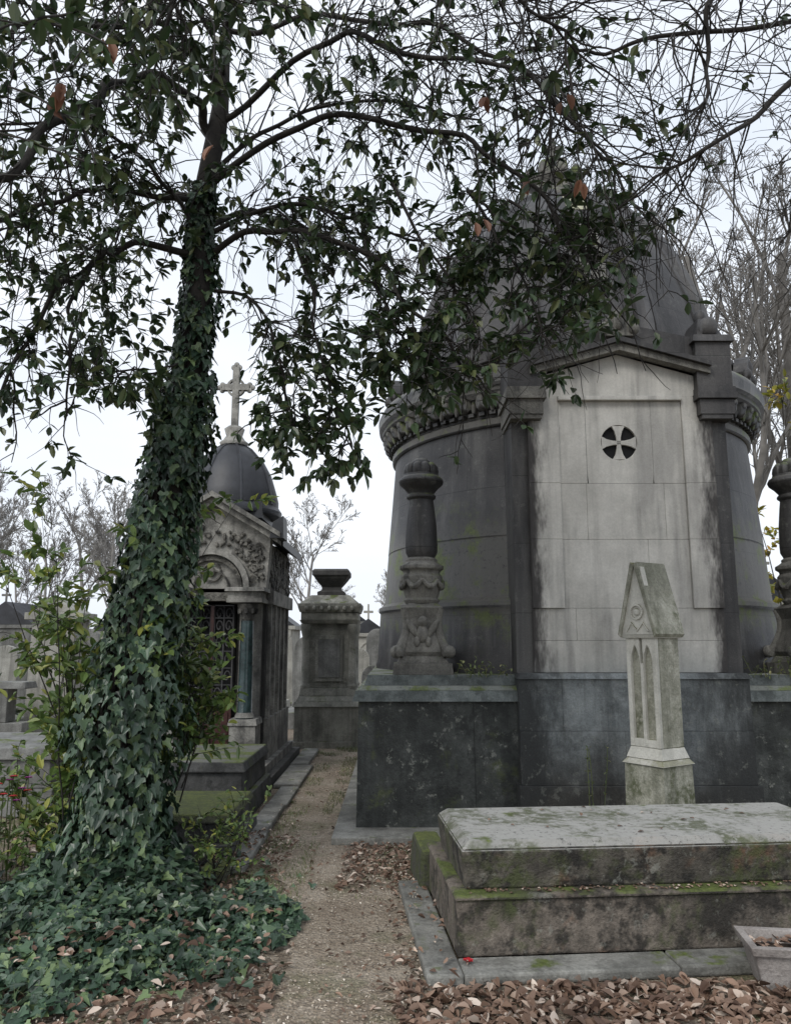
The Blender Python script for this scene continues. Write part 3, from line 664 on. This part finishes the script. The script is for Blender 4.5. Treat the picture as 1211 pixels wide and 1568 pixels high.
# ------------------------------------------------------------------ plants
def smooth(pts,k=5):
    P=[Vector(p) for p in pts]; out=[]
    for i in range(len(P)-1):
        p0=P[max(0,i-1)];p1=P[i];p2=P[i+1];p3=P[min(len(P)-1,i+2)]
        for j in range(k):
            t=j/k; out.append(.5*((2*p1)+(-p0+p2)*t+(2*p0-5*p1+4*p2-p3)*t*t+(-p0+3*p1-3*p2+p3)*t**3))
    out.append(P[-1]); return out
def rv(s=1): return Vector((U(-s,s),U(-s,s),U(-s,s)))
def walk(p,d,L,seg,grav,wob):
    pts=[p.copy()]; d=d.normalized(); st=L/seg
    for i in range(seg):
        d=(d+Vector((0,0,grav))+rv(wob)).normalized(); p=p+d*st; pts.append(p.copy())
    return pts
class Tree:
    def __init__(s): s.w=MB(); s.l=MB()
    def rosette(s,p,d,n,sz,mat=0):
        for i in range(n):
            dd=(d*.6+rv(1)); dd.z-=.10
            s.l.leaf(p-d*U(0,.06),dd,Vector((U(-.6,.6),U(-.9,.3),1)),sz*U(.65,1.2),sz*U(.42,.56),mat,U(.05,.30),U(0,.3))
    def limb(s,pts,r0,r1,dens,leafy,L1=(.4,1.1),sz=.082,grav=-.10,sub=4):
        P=smooth(pts,3); n=len(P)
        k=.045 if r0>.02 else .02
        P=[P[0]]+[p+rv(k) for p in P[1:]]
        P=smooth(P,3); n=len(P)
        s.w.tube(P,[r0+(r1-r0)*(i/(n-1)) for i in range(n)],7,0)
        tot=sum((P[i+1]-P[i]).length for i in range(n-1)); cnt=int(dens*tot)
        for k in range(cnt):
            t=U(.12,1)**.85; i=min(n-2,int(t*(n-1))); p=P[i].lerp(P[i+1],R()); ax=(P[i+1]-P[i]).normalized()
            d=ax*U(.1,.9)+rv(1); d.z+=U(-.25,.35)
            L=U(*L1); q=walk(p,d,L,9,grav*U(.2,1.6),.26); r=U(.004,.008)
            s.w.tube(q,[r*(1-.65*j/9) for j in range(10)],4,0)
            lf=leafy*(1.6 if noise.noise(p*1.6)>0 else .5)
            for m in range(sub):
                j=int(U(2,9)); d2=((q[j]-q[j-1]).normalized()*.6+rv(1)); q2=walk(q[j],d2,U(.12,.42),5,grav*U(-.6,1.5),.25)
                s.w.tube(q2,[.0034,.003,.0026,.0022,.0018,.0014],3,0)
                if R()<lf:
                    s.rosette(q2[-1],(q2[-1]-q2[-2]).normalized(),int(U(3,7)),sz)
                    if R()<.5: s.rosette(q2[3],(q2[3]-q2[2]).normalized(),int(U(2,4)),sz)
            if R()<lf: s.rosette(q[-1],(q[-1]-q[-2]).normalized(),int(U(4,8)),sz)
T=Tree()
trunk=[(-1.80,5.25,-.05),(-1.77,5.22,.5),(-1.74,5.2,1.0),(-1.66,5.2,1.9),(-1.50,5.2,2.9),(-1.43,5.2,3.7),(-1.40,5.2,4.3),(-1.42,5.2,4.75),(-1.31,5.2,5.5),(-1.27,5.25,6.8),(-1.2,5.3,8)]
TP=smooth(trunk,6)
T.w.tube(TP,[max(.03,.18-.022*p.z+ (.05 if p.z<.2 else 0))+.01*math.sin(p.z*5) for p in TP],12,0)
A=T.limb
A([(-1.4,5.2,4.35),(-1.84,5,4.3),(-2.02,4.8,4.1),(-2.25,4.6,3.69),(-2.3,4.4,3.07)],.028,.010,15,.5,(.3,.8))
A([(-2.02,4.8,4.1),(-2.06,4.65,3.75),(-2.03,4.6,3.47),(-1.99,4.5,2.94)],.016,.006,12,.55,(.2,.5))
A([(-1.37,5.2,5.3),(-1.5,5.0,5.5),(-1.80,4.7,5.39),(-1.99,4.2,4.72),(-2.13,3.8,4.13),(-2.3,3.4,3.9)],.035,.022,17,.5)
A([(-1.39,5.2,4.3),(-.85,5,4.43),(-.19,4.7,4.1),(.14,4.5,3.6),(.445,4.4,3.15)],.026,.008,15,.6,(.3,.8))
A([(-1.36,5.2,4.9),(-.71,4.9,5.19),(0,4.6,4.97),(.59,4.4,4.6),(1.0,4.3,4.1),(1.11,4.2,3.7)],.026,.008,15,.38,(.35,.9))
A([(-1.33,5.2,5.4),(-.48,4.8,5.78),(.19,4.4,5.29),(.75,4.1,4.86),(1.17,4.0,4.33)],.024,.007,19,.26)
A([(-1.40,5.2,4.1),(-.92,5,3.87),(-.76,4.9,3.37),(-.63,4.8,2.97)],.014,.006,22,.8,(.2,.5))
A([(-.7,4.95,4.35),(-.55,4.8,3.9),(-.50,4.7,3.5),(-.24,4.6,2.75)],.012,.005,14,.8,(.15,.4),.09)
A([(-1.32,5.2,5.6),(-1.5,4.8,5.8),(-1.88,4.3,5.43),(-2.25,3.9,5.0)],.028,.012,22,.6)
A([(-1.37,5.2,4.75),(-1.88,4.8,4.62),(-2.29,4.5,4.3),(-2.7,4.3,3.9)],.022,.010,20,.55)
A([(-1.42,5.2,4.5),(-1.6,4.9,4.75),(-2.0,4.6,4.95),(-2.5,4.4,4.8)],.018,.008,20,.55)
A([(-1.48,5.2,3.6),(-1.52,4.9,3.4),(-1.61,4.6,3.26),(-1.85,4.5,3.28)],.010,.005,10,.85,(.12,.3),.09)
A([(-1.3,5.2,6.0),(-.9,4.3,6.1),(-.3,3.5,5.4),(.3,3.2,4.9),(.8,3.3,4.5)],.022,.007,22,.2)
A([(-1.3,5.2,5.8),(-1.3,4.4,5.7),(-1.2,3.6,5.0),(-1.0,3.2,4.6)],.022,.008,18,.4)
A([(-1.28,5.2,6.2),(-.3,5.2,6.3),(.6,4.9,5.8),(1.3,4.7,5.0),(1.6,4.6,4.3)],.022,.007,20,.14)
A([(-1.35,5.2,5.0),(-.9,5.3,5.5),(-.2,5.2,5.6),(.6,5.0,5.3)],.020,.007,18,.4)
A([(-1.4,5.2,4.5),(-.8,5.1,4.7),(-.3,5,4.5),(.2,4.9,4.3)],.02,.007,18,.6,(.3,.8))
A([(.45,4.45,4.4),(.6,4.4,4.1),(.75,4.3,3.7),(.85,4.2,3.3)],.012,.005,17,.7,(.2,.5),.09)
A([(-.05,4.6,4.6),(.15,4.5,4.1),(.38,4.4,3.7),(.5,4.3,3.35)],.012,.005,17,.7,(.2,.5),.09)
A([(.7,4.4,4.3),(.9,4.3,4.0),(1.02,4.2,3.7),(1.05,4.1,3.4)],.010,.005,15,.65,(.15,.4),.09)
A([(-.2,4.7,4.2),(-.1,4.6,3.8),(.05,4.5,3.45),(.3,4.4,3.2)],.010,.005,18,.75,(.15,.4),.09)
A([(.5,4.4,4.3),(.7,4.35,4.1),(.95,4.3,3.95),(1.2,4.2,3.9)],.010,.005,13,.6,(.15,.4),.09)
A([(-1.38,5.2,4.6),(-1.1,5.5,4.9),(-.6,6,4.9),(0,6.4,4.6)],.024,.01,14,.5)
A([(-1.36,5.2,4.8),(-1.7,5.8,5.2),(-2.4,6.2,5.2),(-3,6.4,4.7)],.024,.01,15,.5)
for (x,y,z) in ((-.80,3.1,3.75),(-1.10,2.6,3.85),(-1.32,2.7,3.7),(.80,3.3,4.15),(.42,3.6,3.7),(.7,3.9,4.1),(.95,3.6,3.9),(.45,3.6,4.4),(-1.22,2.5,3.6)):
    for k in range(2): T.l.leaf(Vector((x,y,z))+rv(.02),Vector((U(-.4,.4),U(-.3,.3),-1)),Vector((U(-1,1),-1,0)),U(.06,.095),.04,1,U(.3,.7),U(-.4,.5))
    T.w.tube(walk(Vector((x,y,z)),Vector((U(-.5,.5),.4,1)),1.0,7,.02,.15),.0035,4,0)
for (x,y,z) in ((-1.05,2.2,3.45),(-.98,2.35,3.35),(-1.15,2.4,3.7),(-1.2,2.5,3.3)):
    q=walk(Vector((x-.5,y+.3,z+.35)),Vector((1,-.3,-.4)),.65,8,-.04,.15); T.w.tube(q,.0045,5,0)
    for j in (4,6,8): T.rosette(q[j],(q[j]-q[j-1]).normalized(),5,.085)
tr=empty("ivy_covered_tree")
T.w.build("trunk_and_limbs",[M_bark],0,tr); T.l.build("crown_leaves",[M_leaf,M_deadb],0,tr)
b=MB()
def axis(z):
    for i in range(len(TP)-1):
        if TP[i].z<=z<=TP[i+1].z: return TP[i].lerp(TP[i+1],(z-TP[i].z)/(TP[i+1].z-TP[i].z))
    return TP[-1]
RI=[(0,.36),(.5,.29),(1.2,.26),(2.0,.235),(2.8,.19),(3.5,.14),(4.2,.10),(5.2,.07)]
def ri(z):
    for i in range(len(RI)-1):
        if z<=RI[i+1][0]: t=(z-RI[i][0])/(RI[i+1][0]-RI[i][0]); return RI[i][1]*(1-t)+RI[i+1][1]*t
    return .06
for i in range(8000):
    z=4.9*R()**1.2; th=U(0,6.283); r=ri(z)*(1+.55*noise.noise(Vector((math.cos(th)*1.7,math.sin(th)*1.7,z*2.2)))) *U(.70,1.18)
    if z>3.4 and R()<.4: continue
    o=Vector((math.cos(th),math.sin(th),0)); p=axis(z)+o*r
    b.ivy(p,Vector((U(-.7,.7),U(-.7,.7),-1))+o*.4,o+Vector((U(-.6,.6),U(-.6,.6),U(0,1.0))),U(.04,.085))
for k in range(26):
    z0=U(.1,.5);th=U(0,6.28);pts=[]
    for j in range(14): 
        z=z0+j*.28; pts.append(axis(z)+Vector((math.cos(th),math.sin(th),0))*ri(z)*.7); th+=U(-.15,.15)
    b.tube(pts,.012,5,1)
b.build("ivy_on_trunk",[M_ivy,M_bark],0,tr)
b=MB()
def inside(x,y):
    e=((x+1.90)/1.35)**2+((y-4.72)/1.02)**2
    return e+.7*noise.noise(Vector((x*2.2,y*2.2,0)))
cnt=0
while cnt<9000:
    x,y=U(-3.4,-.55),U(3.55,6.0); e=inside(x,y)
    if e>1 and R()>.03: continue
    if e>.75 and R()<.5: continue
    dt=math.hypot(x+1.8,y-5.25)
    h=.13*(1-min(1,max(0,e)))+.4*max(0,1-dt/.75)**1.5+.12*(noise.noise(Vector((x*4,y*4,1)))+.3)
    p=Vector((x,y,max(.015,h*U(.5,1.1))))
    b.ivy(p,Vector((U(-1,1),U(-1.3,.5),U(-.5,.2))),Vector((U(-.8,.8),U(-1.1,.2),1)),U(.035,.078)); cnt+=1
b.build("ground_ivy",[M_ivy])
def shrub(name,stems,mats,sz=.07,nl=9):
    S=Tree()
    for (p,d,L,r) in stems:
        q=walk(Vector(p),Vector(d),L,12,.02,.12); S.w.tube(q,[r*(1-.8*j/12) for j in range(13)],5,0)
        for k in range(nl):
            j=int(U(3,12.9)); d2=(q[j]-q[j-1]).normalized()*.4+rv(1); d2.z=abs(d2.z)*.6
            q2=walk(q[j],d2,U(.12,.38),5,.02,.2); S.w.tube(q2,[.003,.0028,.0025,.0022,.002,.0015],3,0)
            for m in (2,3,4,5): S.rosette(q2[m],(q2[m]-q2[m-1]).normalized(),int(U(2,4.5)),sz)
    e=empty(name); S.w.build("stems",[M_bark],0,e); S.l.build("leaves",mats,0,e)
st=[]
for i in range(18): st.append(((U(-2.25,-1.9),U(5.15,5.7),U(0,.5)),(U(-.10,.10),U(-.1,.1),1),U(1.4,2.6),.007))
shrub("laurel_shrub",st,[M_laurel],.09,11)
shrub("laurel_shrub",[((U(-1.65,-1.45),U(5.5,5.7),U(.5,.9)),(U(.1,.45),U(-.1,.2),1),U(.5,.95),.006) for i in range(12)],[M_laurel],.08,7)
shrub("laurel_shrub",[((U(-3.3,-2.1),U(4.8,6.2),0),(U(-.3,.3),U(-.3,.1),1),U(.35,.75),.006) for i in range(26)],[M_laurel],.07,8)
shrub("laurel_shrub",[((U(-1.45,-1.1),U(5.3,5.6),0),(U(-.2,.5),U(-.4,.1),.6),U(.3,.6),.005) for i in range(8)],[M_laurel],.045,6)
shrub("yellowing_shrub",[((U(5.0,7.4),U(9.6,12),0),(U(-.2,.2),U(-.2,.2),1),U(3.4,5.4),.02) for i in range(20)],[M_yel],.12,13)
shrub("evergreen_hedge",[((U(-14,-5.8),U(12.9,15.5),0),(U(-.2,.2),U(-.2,.2),1),U(.5,1.1),.01) for i in range(60)],[M_leaf],.10,9)
b=MB()
for i in range(16):
    p=Vector((U(-2.95,-2.55),U(5.5,5.8),U(.50,.68)))
    b.tube([(p.x,p.y,0),tuple(p)],.004,4,2)
    for k in range(6): b.leaf(p,Vector((math.cos(k*1.05),math.sin(k*1.05),.3)),Vector((0,0,1)),.03,.028,i%2)
b.build("grave_flowers",[M_red,M_vio,M_grass])
b=MB()
for k in range(9): b.leaf(Tm@Vector((-.02,-.17,.062)),Vector((math.cos(k*.7),math.sin(k*.7),.4+.2*R())),Vector((0,0,1)),.03,.02,0)
b.build("red_flower",[M_red])
b=MB()
for (x,y) in ((1.62,6.62),(1.68,6.6),(1.58,6.6)):
    q=walk(Vector((x,y,.0)),Vector((0,0,1)),.75,8,0,.07); b.tube(q,.003,4,0)
    for j in range(3,9): 
        for k in range(2): b.leaf(q[j],rv(1)+Vector((0,0,.5)),Vector((0,0,1)),.035,.015,0)
for i in range(44):
    x=U(3.1,4.3) if i%3 else U(.5,1.0); y=U(6.93,6.98)
    q=walk(Vector((x,y,1.3)),Vector((U(-.4,.4),-.3,1)),U(.08,.2),4,-.1,.2); b.tube(q,.002,3,0)
    for j in range(1,5): b.leaf(q[j],rv(1),Vector((0,0,1)),.04,.02,0)
b.build("weeds",[M_grass])
O=Tree()
O.w.tube(smooth([(4.6,4.6,0),(4.5,4.6,3),(4.3,4.5,6),(4.2,4.4,9)]),[.2-.006*i for i in range(16)],10,0)
O.limb([(4.4,4.5,4.6),(3.4,4.3,4.9),(2.5,4.05,4.9),(1.9,4.0,4.45),(1.5,4.0,4.2)],.030,.008,14,0,(.4,1.1),grav=-.05)
O.limb([(4.3,4.5,6.0),(3.2,4.2,6.0),(2.1,4.0,5.5),(1.81,4.0,5.08),(1.75,4,4.6)],.030,.008,14,.02,(.4,1.2),grav=-.08)
O.limb([(4.3,4.5,5.6),(3.2,4.6,5.8),(2.0,4.6,5.6),(1.2,4.6,5.5),(.9,4.6,4.9)],.024,.007,14,.02,(.4,1.2),grav=-.08)
O.limb([(4.35,4.5,5.0),(3.4,4.9,5.4),(2.9,5,4.9),(2.7,5,4.4)],.022,.007,12,0,(.4,1.0),grav=-.04)
e=empty("bare_overhanging_tree"); O.w.build("trunk_and_limbs",[M_bark],0,e); O.l.build("remaining_leaves",[M_leaf],0,e)
# ------------------------------------------------------------------ distant bare trees
def bare(seed,h,wide=1.0,rtw=.012,last=3,up0=.05):
    random.seed(seed); b=MB()
    def grow(p,d,L,r,lv):
        seg=[8,6,5,4,3,2][lv]; up=[.0,up0,up0,.05,.04,.03][lv]
        q=walk(p,d,L,seg,up,[.05,.12,.15,.18,.2,.22][lv])
        rr=[max(rtw*.5,r*(1-.6*j/seg)) for j in range(seg+1)]
        b.tube(q,rr,[8,6,4,3,3,3][lv],0)
        if lv==5: return
        for k in range([9,6,5,4,last][lv]):
            t=U(.28 if lv==0 else .15,1); j=min(seg-1,int(t*seg)); pp=q[j].lerp(q[j+1],t*seg-j); ax=(q[j+1]-q[j]).normalized()
            sd=rv(1); sd=(sd-ax*sd.dot(ax)).normalized()
            grow(pp,ax*U(.6,1.2)+sd*U(.4,.8)*wide,L*U(.38,.62)*(1-.25*t),rr[j]*U(.42,.6),lv+1)
    grow(Vector((0,0,-.1)),Vector((0,0,1)),h*.62,h*.012,0)
    me=bpy.data.meshes.new("bare_tree"); me.from_pydata(b.v,[],b.f)
    me.polygons.foreach_set("use_smooth",b.s); return me
meA=bare(3,15,.85,.013,3,.09); meB=bare(8,15,1.0,.013,3,.09); meC=bare(21,12,.9,.024,2,.08)
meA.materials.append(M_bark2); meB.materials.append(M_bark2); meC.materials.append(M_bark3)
random.seed(5)
def put(me,x,y,s,a):
    o=bpy.data.objects.new("bare_tree",me); scene.collection.objects.link(o); o.location=(x,y,0); o.scale=(s,s,s); o.rotation_euler=(0,0,a)
for (m,x,y,s,a) in ((meA,6.4,13.5,1.0,0),(meB,9.0,17,1.15,1),(meA,4.9,20,1.25,2.2),(meB,7.6,21,1.35,4),(meA,11.5,21,1.35,5)): put(m,x,y,s,a)
for i in range(14):
    x=-34+i*3.8+U(-1,1)
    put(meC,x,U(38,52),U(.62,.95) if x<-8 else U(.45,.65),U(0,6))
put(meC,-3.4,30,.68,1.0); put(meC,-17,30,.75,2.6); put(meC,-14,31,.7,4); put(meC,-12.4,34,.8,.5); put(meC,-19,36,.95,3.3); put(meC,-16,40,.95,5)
# ------------------------------------------------------------------ world, sun, camera
w=bpy.data.worlds.new("World"); scene.world=w; w.use_nodes=True; nt=w.node_tree; bg=nt.nodes["Background"]
el,az=math.radians(44),math.radians(212)
sky=nt.nodes.new("ShaderNodeTexSky"); sky.sky_type='NISHITA'; sky.sun_disc=False; sky.sun_elevation=el; sky.sun_rotation=az; sky.air_density=1.2; sky.dust_density=3
tc=nt.nodes.new("ShaderNodeTexCoord"); mp=nt.nodes.new("ShaderNodeMapping"); mp.inputs["Scale"].default_value=(1,1,3)
nz=nt.nodes.new("ShaderNodeTexNoise"); nz.inputs["Scale"].default_value=1.6; nz.inputs["Detail"].default_value=4
nt.links.new(tc.outputs["Generated"],mp.inputs[0]); nt.links.new(mp.outputs[0],nz.inputs["Vector"])
cr=nt.nodes.new("ShaderNodeValToRGB"); cr.color_ramp.elements[0].position=.3; cr.color_ramp.elements[0].color=(.62,.68,.78,1); cr.color_ramp.elements[1].position=.65; cr.color_ramp.elements[1].color=(.78,.81,.86,1)
nt.links.new(nz.outputs["Fac"],cr.inputs[0])
sc=nt.nodes.new("ShaderNodeVectorMath"); sc.operation='SCALE'; sc.inputs["Scale"].default_value=9.2; nt.links.new(cr.outputs[0],sc.inputs[0])
mx=nt.nodes.new("ShaderNodeMix"); mx.data_type='RGBA'; mx.inputs[0].default_value=.92
nt.links.new(sky.outputs[0],mx.inputs[6]); nt.links.new(sc.outputs[0],mx.inputs[7]); nt.links.new(mx.outputs[2],bg.inputs[0]); bg.inputs[1].default_value=.15
sl=bpy.data.lights.new("sun",'SUN'); sl.energy=1.5; sl.angle=math.radians(20); sl.color=(1,.97,.92)
so=bpy.data.objects.new("sun",sl); scene.collection.objects.link(so)
sd=Vector((math.sin(az)*math.cos(el),math.cos(az)*math.cos(el),math.sin(el)))
so.rotation_euler=sd.to_track_quat('Z','Y').to_euler()
cam=bpy.data.cameras.new("camera"); co=bpy.data.objects.new("camera",cam); scene.collection.objects.link(co)
co.location=(0,0,1.6); co.rotation_euler=(math.radians(90+9.6),0,0)
cam.sensor_fit='VERTICAL'; cam.sensor_height=36; cam.sensor_width=36; cam.lens=27.2; cam.clip_start=.05; cam.clip_end=2000
scene.camera=co
scene.view_settings.view_transform='Standard'; scene.view_settings.look='None'; scene.view_settings.exposure=0
